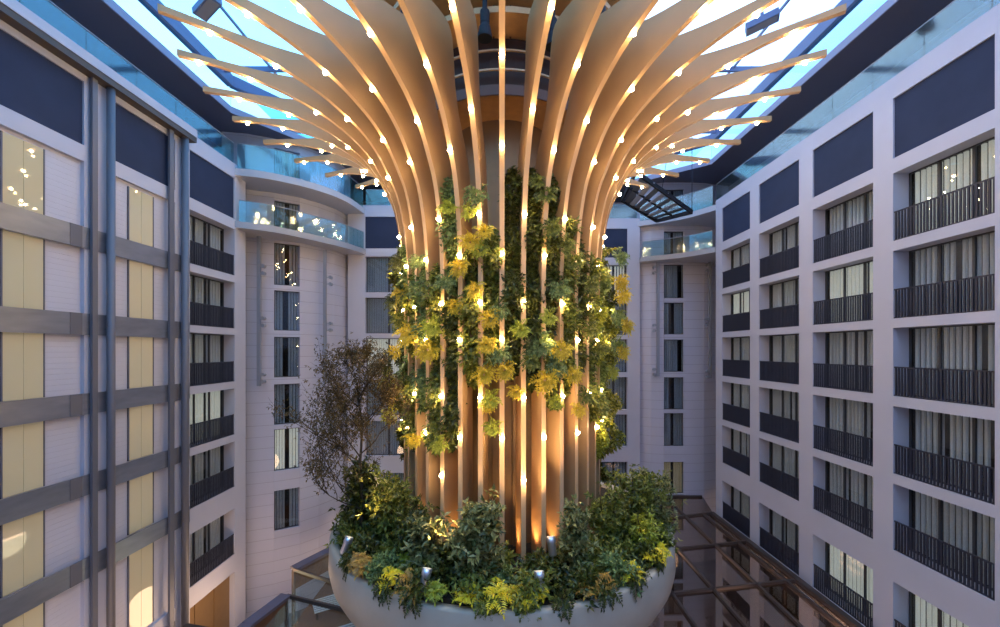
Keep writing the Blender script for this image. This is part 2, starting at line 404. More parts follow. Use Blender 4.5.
# etched glass panels of the lift lobbies
for bi, (ya, ye, nm) in enumerate(((12.7, 13.84, 'near bay'), (17.02, 18.18, 'bay beside the balconies'))):
    zt = 6.70
    edges = [6.70] + [e for b in BANDS for e in b] + [-11.9]
    for k in range(0, len(edges), 2):
        WIN[0] += 1
        t = thing('window_%d' % WIN[0], (-XW - 0.1, (ya + ye) / 2, CZ + edges[k + 1]), None, None, None, 'structure')
        z1, z0 = CZ + edges[k], CZ + edges[k + 1]
        p = MB()
        for (a, b_) in ((ya, (ya + ye) / 2 - 0.008), ((ya + ye) / 2 + 0.008, ye)): p.box(-XW - 0.135, -XW - 0.10, a, b_, z0, z1)
        p.build('etched_pane', 'etched', t)
        p = MB(); p.box(-XW - 0.14, -XW - 0.08, ya - 0.04, ya, z0, z1); p.box(-XW - 0.14, -XW - 0.08, ye, ye + 0.04, z0, z1)
        p.build('pane_frame', 'pipe', t)
# round steel pipes and posts up the left facade
for k, (y, rr, lab) in enumerate(((15.33, 0.10, 'square grey steel post, nearest one up the left facade'), (15.90, 0.13, 'round grey pipe beside the nearest post on left facade'),
                        (18.9, 0.12, 'square grey steel post nearer the left balconies'), (19.62, 0.15, 'round grey pipe right beside the left balconies'))):
    p = MB()
    if k % 2 == 0: p.box(-XW + 0.08, -XW + 0.18, y - rr, y + rr, 0, CZ + 10.02)
    else: p.tube([(-XW + 0.22, y, 0), (-XW + 0.22, y, CZ + 10.02)], rr, 14)
    o = p.build('steel_post' if k % 2 == 0 else 'downpipe', 'pipe', None, k % 2 == 1); tag(o, lab, 'post' if k % 2 == 0 else 'pipe')
for r, (zt, zb) in enumerate(ROWS):
    window((-XW - 0.65, 20.2), (-XW - 0.65, 23.6), CZ + zb, CZ + zt, (-1, 0),
           ('lit cream' if r == 3 else 'grey') + ' pleated curtain, %s balcony row of left facade' % ROWN[r], 1 if r == 3 else 0, 3, None, [(0.25, 0.29), (0.6, 0.66)])
    railing((-XW - 0.06, 20.2, 0), (-XW - 0.06, 23.6, 0), CZ + zb, 'dark barred railing, %s balcony row of left facade' % ROWN[r])
# back walls
def backwall(y, xa, xb, bay, name, lab):
    m = MB()
    m.box(xa, bay[0], y, y + 0.6, 0, CZ + TOP); m.box(bay[1], xb, y, y + 0.6, 0, CZ + TOP)
    zs = [TOP] + [e for r in ([PANEL] + ROWS) for e in r] + [-17]
    for k in range(0, len(zs), 2): m.box(bay[0], bay[1], y, y + 0.6, CZ + zs[k + 1], CZ + zs[k])
    o = struct(name, m, 'facade', lab, 'wall')
    p = MB(); p.box(bay[0], bay[1], y + 0.06, y + 0.15, CZ + PANEL[1], CZ + PANEL[0]); p.build('dark_panel', 'dark_panel', o)
    return o
backwall(30.4, -11.3, 0, (-10.03, -6.75), 'wall_back_left', 'pale wall behind the planted column, left part')
backwall(33.4, 0, 11.1, (6.8, 10.1), 'wall_back_right', 'pale wall behind the planted column, right part')
m = MB(); m.box(-0.05, 0.25, 30.4, 34, 0, CZ + TOP); struct('wall_back_step', m, 'facade', 'short return wall behind the column', 'wall')
for r, (zt, zb) in enumerate(ROWS):
    window((-10.03, 30.75), (-6.75, 30.75), CZ + zb, CZ + zt, (0, 1), ('lit' if r == 2 else 'blue grey') + ' curtain, %s window of back wall left of column' % ROWN[r], 1 if r == 2 else 0, 2, None if r == 2 else 'sheer', [(0.48, 0.52)])
    window((6.8, 33.75), (10.1, 33.75), CZ + zb, CZ + zt, (0, 1), ('lit' if r == 0 else 'blue grey') + ' curtain, %s window of back wall right of column' % ROWN[r], 1 if r == 0 else 0, 3, None if r == 0 else 'sheer', [(0.30, 0.36), (0.68, 0.72)])
# clad corner walls (left one bulges towards the column)
def cornerwall(path, wi, name, lab, rows, win_t):
    """path: plan points; segment wi carries the windows"""
    m = MB(); zt_all = CZ + 13.4
    for k in range(len(path) - 1):
        a = Vector((*path[k], 0)); b = Vector((*path[k + 1], 0)); d = (b - a).normalized(); n = Vector((-d.y, d.x, 0)) * 0.3
        def blk(a_, b_, z0, z1): m.hexa([a_ + Vector((0, 0, z0)), b_ + Vector((0, 0, z0)), b_ + n + Vector((0, 0, z0)), a_ + n + Vector((0, 0, z0))],
                                        [a_ + Vector((0, 0, z1)), b_ + Vector((0, 0, z1)), b_ + n + Vector((0, 0, z1)), a_ + n + Vector((0, 0, z1))])
        if k == wi:
            zs = [13.4] + [e for r in rows for e in r] + [-17]
            for j in range(0, len(zs), 2): blk(a, b, CZ + zs[j + 1], CZ + zs[j])
        else: blk(a, b, 0, zt_all)
    return struct(name, m, 'clad', lab, 'wall')
CR = [(12.85, 11.2), (9.5, 7.5), (6.83, 4.15), (3.80, 1.25), (0.84, -1.75), (-2.18, -4.75), (-5.05, -7.7), (-8.95, -11.5)]
PL = [(-17.2, 25.45), (-15.8, 25.7), (-14.45, 26.3), (-13.2, 27.1), (-12.4, 28.1), (-11.8, 29.3), (-11.4, 31.2)]
cornerwall(PL, 2, 'wall_corner_left', 'boarded white curved corner wall, left', CR, 0)
PR = [(11.0, 34.0), (12.0, 33.4), (12.95, 33.2), (14.55, 33.2), (16.2, 33.3), (17.5, 33.7), (18.5, 33.9)]
cornerwall(PR, 2, 'wall_corner_right', 'boarded white corner wall, right', CR, 0)
CN = ['terrace', 'balcony', 'third', 'fourth', 'fifth', 'sixth', 'seventh', 'lowest']
for r, (zt, zb) in enumerate(CR):
    a = Vector((-14.45, 26.3)); b = Vector((-13.2, 27.1)); d = (b - a).normalized(); n = Vector((-d.y, d.x)) * 0.18
    gp = [(0.44, 0.60)] if r not in (3, 4) else [(0.36, 0.56)]
    window(a + n, b + n, CZ + zb, CZ + zt, n, ('lit cream' if r == 6 else 'blue grey') + ' curtain parted in the middle, %s window down the left corner wall' % CN[r], 1 if r == 6 else 0, 1, None if r == 6 else 'sheer', gp)
    window((12.95, 33.38), (14.55, 33.38), CZ + zb, CZ + zt, (0, 1), ('warm lit' if r == 7 else 'blue grey') + ' curtain, %s window down the right corner wall' % CN[r], 0, 1, 'curtain_warm' if r == 7 else 'sheer', [(0.76, 0.97)] if r in (2, 4) else [(0.32, 0.6)] if r in (3, 5) else [(0.42, 0.55)])
# room backs so that parted curtains show dark rooms
m = MB(); m.box(16.9, 17.1, -12, 29.4, 0, CZ + 10.25); m.box(15.86, 17, 29.2, 29.4, 0, CZ + 10.25); struct('wall_inner_right', m, 'room', 'dark rooms behind the right facade', 'wall')
m = MB(); m.box(-17.1, -16.9, -12, 24.5, 0, CZ + 10.25); m.box(-15.86, -17, 24.3, 24.5, 0, CZ + 10.25); struct('wall_inner_left', m, 'room', 'dark rooms behind the left facade', 'wall')
m = MB(); m.box(-11.2, -0.1, 32.2, 32.4, 0, CZ + 10.25); m.box(0.3, 11, 35.2, 35.4, 0, CZ + 10.25); m.box(-16.5, -13.2, 29.5, 29.7, 0, CZ + 13.3); m.box(12.2, 18, 35.2, 35.4, 0, CZ + 13.3)
struct('wall_inner_back', m, 'room', 'dark rooms behind the far windows', 'wall')
# wall behind the camera and terrace outer walls
m = MB(); m.box(-19, 19, -12.4, -12, 0, CZ + 15.5)
struct('wall_front', m, 'facade', 'end wall of the atrium behind the viewpoint', 'wall')
m = MB(); m.box(-18.9, -18.6, -12, 38, 0, CZ + 13.4); m.box(18.6, 18.9, -12, 38, 0, CZ + 13.4); m.box(-18.6, 18.6, 37.6, 37.9, 0, CZ + 13.4)  # below the terrace an unseen shell, added to stop sky light leaking in
struct('wall_terrace', m, 'clad', 'set-back terrace wall under the roof, carried down to shut out stray light', 'wall')
# slabs: terrace and balcony levels, curved at the corners
def slab(name, poly, z0, z1, mt, lab):
    m = MB(); n = len(poly); i = len(m.v)
    m.v += [(x, y, z0) for x, y in poly] + [(x, y, z1) for x, y in poly]
    m.f.append(tuple(range(n))[::-1]); m.m.append(0); m.f.append(tuple(range(n, 2 * n))); m.m.append(0)
    for k in range(n): m.f.append((k, (k + 1) % n, n + (k + 1) % n, n + k)); m.m.append(1)
    return tag(m.build(name, mt), lab, 'slab', None, 'structure')
def smooth(pts, n=6):
    out = []; P = [pts[0]] + list(pts) + [pts[-1]]
    for k in range(1, len(P) - 2):
        for j in range(n):
            t = j / n; a, b, c, d = [Vector(q) for q in P[k - 1:k + 3]]
            q = 0.5 * ((2 * b) + (c - a) * t + (2 * a - 5 * b + 4 * c - d) * t * t + (3 * b - a - 3 * c + d) * t ** 3)
            out.append(tuple(q))
    out.append(tuple(pts[-1])); return out
UL = smooth([(-15.2, 23.6), (-14.0, 23.95), (-12.5, 24.9), (-11.2, 26.3), (-10.4, 28.0), (-10.05, 30.4)])
LL = smooth([(-15.2, 23.6), (-13.5, 24.6), (-11.9, 26.6), (-10.7, 28.4), (-9.95, 30.3)])
UR = smooth([(10.9, 33.4), (12.6, 32.4), (14.0, 31.3), (15.2, 29.5)])
LR = smooth([(10.9, 32.9), (12.6, 32.0), (14.0, 31.0), (15.2, 29.6)])
WLp = [(-11.5, 30.9), (-11.9, 29.1), (-12.5, 28.0), (-13.3, 27.2), (-14.5, 26.4), (-15.8, 25.8), (-16.5, 25.6), (-16.5, 24.0)]
slab('trim_1', UL + WLp, CZ + 9.95, CZ + 10.35, ['slab', 'slab'], 'curved white terrace slab in the left corner')
slab('trim_2', LL + WLp, CZ + 6.98, CZ + 7.35, ['slab', 'slab_edge'], 'curved grey-edged balcony slab in the left corner')
slab('trim_3', UR + [(16.0, 29.6), (17.5, 33.6), (11.2, 33.8)], CZ + 9.95, CZ + 10.35, ['slab', 'slab'], 'white terrace slab in the right corner')
slab('trim_4', LR + [(16.0, 29.6), (17.5, 33.6), (11.2, 33.8)], CZ + 6.98, CZ + 7.35, ['slab', 'slab_edge'], 'grey-edged balcony slab in the right corner')
m = MB(); m.box(-18.6, -15.86, -12, 24.5, CZ + 10.25, CZ + 10.4); m.box(15.86, 18.6, -12, 29.4, CZ + 10.25, CZ + 10.4)
m.box(-11.3, 0, 31.0, 37.6, CZ + 10.25, CZ + 10.4); m.box(0, 11.1, 34.0, 37.6, CZ + 10.25, CZ + 10.4)
struct('trim_5', m, 'slab', 'terrace floor strips behind the parapets', 'slab')
# glass balustrades
def balustrade(path, z0, z1, lab, step=2.1):
    p0 = path[len(path) // 2]
    t = thing('glass_balustrade', (p0[0], p0[1], z0), lab, 'balustrade', 'glass balustrades')
    m = MB()
    for k in range(len(path) - 1):
        a = Vector((*path[k], 0)); b = Vector((*path[k + 1], 0)); L = (b - a).length; n = max(1, round(L / step)); d = (b - a) / n
        sd = Vector((-d.y, d.x, 0)).normalized() * 0.02
        for j in range(n):
            p = a + d * (j + (0.006 if n > 1 else 0)); q = a + d * (j + 1 - (0.006 if n > 1 else 0))
            m.hexa([p + Vector((0, 0, z0)), q + Vector((0, 0, z0)), q + sd + Vector((0, 0, z0)), p + sd + Vector((0, 0, z0))],
                   [p + Vector((0, 0, z1)), q + Vector((0, 0, z1)), q + sd + Vector((0, 0, z1)), p + sd + Vector((0, 0, z1))])
    m.build('glass_pane', 'glass_blue', t)
    m = MB()
    for k in range(len(path) - 1):
        m.bar((*path[k], z1 + 0.01), (*path[k + 1], z1 + 0.01), 0.05, 0.03)
    m.build('handrail', 'slab_edge', t)
balustrade([(-15.25, -12), (-15.25, 23.6)], CZ + TOP, CZ + 11.75, 'long tinted glass balustrade on the left facade parapet')
balustrade([(15.25, -12), (15.25, 29.5)], CZ + TOP, CZ + 11.75, 'long tinted glass balustrade on the right facade parapet')
balustrade(UL[1:-1], CZ + 10.35, CZ + 11.75, 'curved glass balustrade of the upper left corner terrace')
balustrade(LL[1:-1], CZ + 7.35, CZ + 8.55, 'curved glass balustrade of the lower left corner balcony')
balustrade(UR[1:-1], CZ + 10.35, CZ + 11.75, 'glass balustrade of the upper right corner terrace')
balustrade(LR[1:-1], CZ + 7.35, CZ + 8.55, 'glass balustrade of the lower right corner balcony')
balustrade([(-10.0, 30.45), (-0.05, 30.45)], CZ + TOP, CZ + 11.75, 'glass balustrade behind the flared fins, left of centre')
balustrade([(0.3, 33.45), (10.9, 33.45)], CZ + TOP, CZ + 11.75, 'glass balustrade behind the flared fins, right of centre')
# roof: dark soffit ring, fascia, clerestory glass, edge beam, glass roof and rafters
PO = [(-15.3, -12), (-15.3, 23.4), (-10.2, 30.2), (10.6, 33.4), (15.1, 29.9), (15.3, -12)]
PX = [(-18.9, -12), (-18.9, 23.4), (-14.0, 38), (14.0, 38), (18.9, 33.0), (18.9, -12)]
m = MB()
for k in range(5):
    a, b, c, d = PO[k], PO[k + 1], PX[k + 1], PX[k]
    m.hexa([(*a, CZ + 13.4), (*b, CZ + 13.4), (*c, CZ + 13.4), (*d, CZ + 13.4)], [(*a, CZ + 13.72), (*b, CZ + 13.72), (*c, CZ + 13.72), (*d, CZ + 13.72)])
for tri in ([(-18.9, 23.4), (-14, 38), (-18.9, 38)], [(18.9, 33), (14, 38), (18.9, 38)]):
    i = len(m.v); m.v += [(*q, CZ + 13.4) for q in tri] + [(*q, CZ + 13.72) for q in tri]
    m.f += [(i, i + 1, i + 2), (i + 3, i + 5, i + 4), (i, i + 3, i + 4, i + 1), (i + 1, i + 4, i + 5, i + 2), (i + 2, i + 5, i + 3, i)]; m.m += [0] * 5
ce = struct('ceiling', m, 'soffit', 'dark blue soffit ring around the roof opening', 'ceiling')
m = MB(); g = MB(); bm_ = MB()
for k in range(5):
    a, b = Vector((*PO[k], 0)), Vector((*PO[k + 1], 0)); z = lambda v: Vector((0, 0, CZ + v))
    m.bar(a + z(13.56), b + z(13.56), 0.06, 0.36)
    sd = (b - a).cross(Vector((0, 0, 1))).normalized() * 0.02
    g.hexa([a + z(13.74), b + z(13.74), b + sd + z(13.74), a + sd + z(13.74)], [a + z(14.85), b + z(14.85), b + sd + z(14.85), a + sd + z(14.85)])
    bm_.bar(a + z(15.15), b + z(15.15), 0.35, 0.6)
m.build('fascia', 'fascia', ce)
sk = thing('window_%d' % (WIN[0] + 1), (0, 15, CZ + 13.72), None, None, None, 'structure')
g.build('clerestory_glass', 'glass_cler', sk); bm_.build('edge_beam', 'roofbeam', sk)
m = MB(); m.box(-15.4, 0, -12, 34, CZ + 15.46, CZ + 15.49); m.build('fritted_pane', 'glass_frit', sk)
m = MB(); m.box(0, 15.4, -12, 34, CZ + 15.46, CZ + 15.49); m.build('roof_pane', 'glass_roof', sk)
for k, y in enumerate((-8, -2, 4, 10, 16.2, 22.6, 29)):
    m = MB(); m.box(-15.3, 15.3, y - 0.06, y + 0.06, CZ + 15.15, CZ + 15.42) ; m.build('rafter', 'roofbeam', sk)
for x in (-12.6, 12.6):
    m = MB(); m.box(x - 0.035, x + 0.035, -12, 33, CZ + 15.32, CZ + 15.44); m.build('purlin', 'roofbeam', sk)

# ------------------------------------------------------------ THE FLARED COLUMN
CX, CY = 0.0, 18.0
LOWC = [(4.15, -8.2), (4.15, 2.6), (4.22, 3.8), (4.35, 4.8), (4.55, 5.7), (4.8, 6.3), (5.25, 7.15), (5.75, 7.78), (6.3, 8.25), (7.0, 8.72), (7.6, 9.02), (8.3, 9.3), (9.0, 9.52), (9.8, 9.72), (10.7, 9.86), (11.65, 9.92)]
UPC = [(3.3, -8.2), (3.3, 2.6), (3.32, 3.8), (3.38, 4.8), (3.5, 5.7), (3.65, 6.5), (4.1, 7.3), (4.45, 7.9), (4.7, 8.7), (4.9, 10.0), (5.4, 10.35), (7.0, 10.05), (8.2, 9.95), (9.3, 9.96), (10.5, 10.03), (11.65, 10.12)]
def refine(c, n=3):
    q = smooth(c, n); return q
LOW = LOWC[:1] + smooth(LOWC[1:], 3); UPP = UPC[:1] + smooth(UPC[1:], 3)
def lowprof(s_r=None, s_h=None):
    """point on the outer edge at radius r (flare) or height h (shaft)"""
    for k in range(len(LOW) - 1):
        a, b = LOW[k], LOW[k + 1]
        if s_r is not None and a[0] <= s_r <= b[0] and b[0] - a[0] > 1e-6:
            t = (s_r - a[0]) / (b[0] - a[0]); return (s_r, a[1] + (b[1] - a[1]) * t), (b[0] - a[0], b[1] - a[1])
        if s_h is not None and a[1] <= s_h <= b[1]:
            t = (s_h - a[1]) / max(1e-6, b[1] - a[1]); return (a[0] + (b[0] - a[0]) * t, s_h), (b[0] - a[0], b[1] - a[1])
colm = thing('flared_fin_sculpture', (CX, CY, CZ - 8.2), 'huge central sculpture of beige vertical fins flaring out under the glass roof', 'sculpture', None, 'thing')
TH = 0.165
def pol(r, h, th, off=0.0):
    s, c = math.sin(th), math.cos(th)
    return (CX + r * s + off * c, CY - r * c + off * s, CZ + h)
fin_even = [('r', 10.4), ('r', 8.6), ('r', 6.35), ('r', 4.88), ('h', 3.2), ('h', 0.35), ('h', -2.95)]
fin_odd = [('r', 11.05), ('r', 9.5), ('r', 7.35), ('r', 5.4), ('h', 4.5), ('h', 1.6), ('h', -1.6), ('h', -4.35)]
for i in range(36):
    th = math.radians(i * 10 if i <= 18 else i * 10 - 360)
    m = MB(); n = len(LOW); b0 = 0
    for off in (-TH / 2, TH / 2):
        for (r, h) in LOW: m.v.append(pol(r, h, th, off))
        for (r, h) in UPP: m.v.append(pol(r, h, th, off))
    N = 2 * n
    for k in range(n - 1):
        m.f.append((k, k + 1, n + k + 1, n + k)); m.m.append(0)
        m.f.append((N + k + 1, N + k, N + n + k, N + n + k + 1)); m.m.append(0)
        m.f.append((k + 1, k, N + k, N + k + 1)); m.m.append(1)
        m.f.append((n + k, n + k + 1, N + n + k + 1, N + n + k)); m.m.append(0)
    m.f.append((n - 1, 2 * n - 1, N + 2 * n - 1, N + n - 1)[::-1]); m.m.append(1)
    m.f.append((0, n, N + n, N)); m.m.append(0)
    fin = m.build('fin', ['fin', 'fin_edge'], colm)
    td = round(math.degrees(th))
    for (kd, val) in (fin_even if i % 2 == 0 else fin_odd if td in (10, -30) else fin_odd[:-1]):
        (r, h), (tr, tz) = lowprof(s_r=val) if kd == 'r' else lowprof(s_h=val)
        L = math.hypot(tr, tz); nr, nz_ = tz / L, -tr / L          # outward/downward normal of the edge
        p = pol(r + nr * 0.06, h + nz_ * 0.06, th)
        b = MB(); b.sphere(p, 0.068, 10, 8); b.build('bulb', 'bulb', fin, True)
        if abs(th) < math.radians(146):
            q = pol(r + nr * (0.30 if kd == 'r' else 0.5), h + nz_ * 0.30, th)
            add_light('bulb_light', 'POINT', q, 9 if kd == 'r' else 18, WARM, shadow_soft_size=0.05)
# core drum, ring platform and upper galleries behind the fins
m = MB(); m.lathe([(2.6, CZ - 8.2), (2.6, CZ + 2.0), (2.2, CZ + 3.2), (2.05, CZ + 8.7), (2.05, CZ + 8.9)], CX, CY, 48); dr = m.build('core_drum', 'core', colm, True)
m = MB()
for k in range(18):
    t = 2 * PI * (k + 0.5) / 18
    for rr, z0, z1 in ((2.66, -8.2, -0.6),):
        a = pol(rr, z0, t); b = pol(rr, z1, t); m.bar(a, b, 0.12, 0.12)
m.build('drum_rib', 'core', dr)
m = MB(); m.lathe([(2.64, CZ - 0.6), (2.95, CZ - 0.6), (2.95, CZ - 0.35), (2.64, CZ - 0.35)], CX, CY, 48, closed=True); m.build('drum_ring', 'core', dr)
m = MB(); m.lathe([(2.0, CZ + 8.85), (3.55, CZ + 8.85), (3.6, CZ + 9.2), (3.5, CZ + 9.2), (3.5, CZ + 8.95), (2.0, CZ + 8.95)], CX, CY, 64, closed=True); m.build('platform_ring', 'core_wood', colm)
m = MB(); m.lathe([(3.6, CZ + 9.2), (3.6, CZ + 8.84), (3.64, CZ + 8.84), (3.64, CZ + 9.2)], CX, CY, 64, closed=True); m.build('platform_edge', 'platform_rim', colm)
for z_ in (9.75, 10.42):
    m = MB(); m.lathe([(3.55, CZ + z_ - .03), (3.62, CZ + z_ - .03), (3.62, CZ + z_ + .03), (3.55, CZ + z_ + .03)], CX, CY, 64, closed=True); m.build('guard_rail', 'fin_edge', colm)
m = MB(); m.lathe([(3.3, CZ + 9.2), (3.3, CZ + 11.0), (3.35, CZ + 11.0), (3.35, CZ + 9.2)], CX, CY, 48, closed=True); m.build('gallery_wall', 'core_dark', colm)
for (r0, r1, za, zb) in ((3.3, 4.5, 11.0, 11.2), (3.3, 5.0, 12.1, 12.3), (3.3, 5.6, 13.3, 13.5)):
    m = MB(); m.lathe([(r0, CZ + za), (r1, CZ + za), (r1, CZ + zb), (r0, CZ + zb)], CX, CY, 64, closed=True); m.build('gallery_ring', 'core_wood', colm)
m = MB(); m.lathe([(3.3, CZ + 11.0), (3.3, CZ + 15.2)], CX, CY, 48); m.build('upper_drum', 'core_wood', colm)
for k in range(36):
    t = 2 * PI * (k + 0.5) / 36
    if math.cos(t) > -0.2:
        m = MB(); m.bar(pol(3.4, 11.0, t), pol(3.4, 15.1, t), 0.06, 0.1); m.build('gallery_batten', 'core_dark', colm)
# dark spotlights hanging beneath the galleries
for (px, py0, lab) in ((485, 5, 'black spotlight hanging between fins, left of the centre fin'), (553, 14, 'black spotlight hanging between fins, right of the centre fin'),
                       (352, 10, 'black spotlight seen between fins at upper left of the column'), (650, 2, 'black spotlight seen between fins at upper right of the column')):
    rr = 4.72; u = (px - 502) / FPX
    th = math.asin(max(-1, min(1, u * (18 - rr * 0.96) / rr))) if abs(u) < 0.15 else math.copysign(math.radians(35), u)
    if abs(u) >= 0.15: rr = 5.6
    p = Vector(pol(rr, 0, th)); h1 = (350 - py0) * p.y / FPX
    t = thing('spotlight', (p.x, p.y, CZ + h1), lab, 'spotlight', 'black spotlights on the column')
    z = lambda v: Vector((p.x, p.y, CZ + v))
    h0 = 10.95 + (0.0 if rr < 5 else 0)
    m = MB(); m.tube([z(12.2 if rr < 5 else 13.4), z(h1 - 0.55)], 0.08, 8); m.build('stem', 'black', t)
    m = MB(); m.tube([z(h1 - 0.2), z(h1 - 0.6)], 0.15, 12); m.build('driver_box', 'black', t)
    m = MB(); m.tube([z(h1 - 0.55), z(h1 - 0.75), z(h1 - 1.0), z(h1 - 1.08)], [0.12, 0.19, 0.235, 0.235], 16); m.build('lamp_head', 'black', t)

# ------------------------------------------------------------ planter
pl = thing('round_planter', (CX, CY, CZ - 8.2), 'large round pale concrete planter bowl around the foot of the column', 'planter')
m = MB(); m.lathe([(6.55, CZ - 7.5), (6.6, CZ - 7.08), (6.85, CZ - 7.04), (6.92, CZ - 7.12), (6.95, CZ - 8.05), (6.86, CZ - 8.45), (6.62, CZ - 8.9), (6.3, CZ - 9.25), (6.22, CZ - 9.28), (5.7, CZ - 9.75), (4.4, CZ - 10.2)], CX, CY, 128); m.build('bowl', 'concrete', pl, True)
m = MB(); m.lathe([(6.6, CZ - 7.25), (2.6, CZ - 7.25)], CX, CY, 64); m.build('soil', 'soil', pl)
m = MB(); m.lathe([(4.6, CZ - 10.1), (4.6, 0)], CX, CY, 64); m.build('pedestal', 'concrete', pl, True)

# ------------------------------------------------------------ foliage generators
def rv(s=1.0): return Vector((U(-s, s), U(-s, s), U(-s, s)))
def frond(mb, p, d, up, L, n=9, lw=0.05, ll=0.2, droop=0.5):
    """pinnate frond : a bending midrib with paired leaflets"""
    d = d.normalized(); q = Vector(p); step = L / n
    for k in range(n):
        q2 = q + d * step; t = (k + 1) / n
        sd = d.cross(up).normalized() if d.cross(up).length > 1e-3 else Vector((1, 0, 0))
        f = math.sin(PI * (0.18 + 0.78 * t)) * ll
        for s in (-1, 1): mb.leaf(q2, (sd * s + d * 0.65 + rv(.12)), up + rv(.15), f, lw)
        q = q2; d = (d + Vector((0, 0, -1)) * (droop * step / max(L, .1)) * 1.3).normalized()
    mb.leaf(q, d, up, ll * 0.6, lw)
def whorl(mb, c, d, n, L, lw, ll, droop=0.6, spread=0.9, nn=8):
    for k in range(n):
        t = 2 * PI * (k + R() * .6) / n
        a = d.orthogonal().normalized(); b = d.cross(a).normalized()
        dd = d * (1 - spread * .6) + (a * math.cos(t) + b * math.sin(t)) * spread
        frond(mb, c, dd + rv(.1), d + rv(.1), L * U(.75, 1.15), nn, lw, ll, droop)
def clump(mb, c, r, n, L, W):
    for _ in range(n):
        v = rv(); 
        while v.length > 1: v = rv()
        p = c + Vector((v.x * r[0], v.y * r[1], v.z * r[2]))
        d = v * 0.8 + rv(.8) + Vector((0, 0, -0.1))
        mb.leaf(p, d, Vector((0, -0.4, 1)) + rv(.5), L * U(.7, 1.25), W * U(.8, 1.2))

# --- climbers in the gaps between fins: (gap index left/right, top h, bottom h)
def climber(th, h1, h0, mtl, dens, label, r0=3.7, r1=4.42, L=.21, W=.12, width=0.078):
    c = pol(4.0, h0, th)
    t = thing('climbing_plant', c, label, 'plant', 'climbing plants in the gaps between fins')
    m = MB(); pts = []
    n = max(3, int((h1 - h0) / 0.5))
    for k in range(n + 1): pts.append(pol(3.7 + U(-.06, .06), h0 + (h1 - h0) * k / n, th + U(-.02, .02)))
    m.tube(pts, 0.03, 6); m.build('stem', 'bark', t)
    m = MB(); H = h1 - h0; cnt = int(H * dens)
    ph = U(0, 6)
    for _ in range(cnt):
        h = h0 + H * R(); f = min(1, (h1 - h) / .5 + .25, (h - h0) / .7 + .2)
        lump = 0.6 + 0.4 * math.sin(h * 2.6 + ph) * math.sin(h * 1.1 + ph * 2)
        r = r0 + (r1 - r0) * (R() ** .7) * lump
        a = th + U(-width, width) * f
        p = Vector(pol(r, h, a)); out = Vector((math.sin(a), -math.cos(a), 0))
        m.leaf(p, out * U(.2, 1) + rv(.9) + Vector((0, 0, -.35)), out + Vector((0, 0, .7)) + rv(.5), L * U(.6, 1.3), W * U(.7, 1.2))
    m.build('foliage', mtl, t)
gapn = ['first', 'second', 'third', 'fourth', 'fifth', 'sixth', 'seventh', 'eighth', 'ninth', 'tenth']
CL = [  # gap, top, bottom, material, density
    (-1, 4.1, -0.4, 'leaf_mid', 260), (-2, 3.4, -1.2, 'leaf_mid', 300), (-3, 5.9, 2.0, 'leaf_blue', 330), (-3, 1.8, -3.4, 'leaf_dark', 330), (-4, 3.0, -3.6, 'leaf_mid', 330), (-5, 3.4, -2.2, 'leaf_blue', 300),
    (-6, 3.2, -3.8, 'leaf_mid', 330), (-7, 4.0, -4.0, 'leaf_blue', 330), (-8, 4.3, -4.4, 'leaf_dark', 330), (-9, 4.6, -4.2, 'leaf_dark', 320),
    (1, 6.1, -0.9, 'leaf_dark', 380), (2, 6.2, -1.3, 'leaf_dark', 420), (3, 6.0, 0.6, 'leaf_dark', 380), (3, 0.5, -2.0, 'leaf_mid', 330), (4, 4.6, -1.6, 'leaf_mid', 360), (5, 4.4, -0.9, 'leaf_dark', 330),
    (6, 3.6, -2.6, 'leaf_mid', 330), (7, 3.6, -4.2, 'leaf_lime', 330), (8, 4.1, -3.0, 'leaf_blue', 340), (9, 4.3, -5.6, 'leaf_mid', 360), (10, 4.0, -2.5, 'leaf_dark', 330)]
for (g, h1, h0, mt, dn) in CL:
    part = ', lower stretch' if (g, mt) in ((-3, 'leaf_dark'), (3, 'leaf_mid')) else ', upper stretch' if abs(g) == 3 else ''
    col = {'leaf_mid': 'mid green', 'leaf_dark': 'dark green', 'leaf_blue': 'blue green', 'leaf_lime': 'lime green'}[mt]
    climber(math.radians((abs(g) - .5) * 10 * (1 if g > 0 else -1)), h1, h0, mt, dn * (1.3 if abs(g) > 8 else 1),
            '%s climbing plant in the %s gap %s of the centre fin%s' % (col, gapn[abs(g) - 1], 'left' if g < 0 else 'right', part), r1=5.3 if g > 8 else 4.85 if g == -9 else 4.38 if mt == 'leaf_dark' else 4.5)
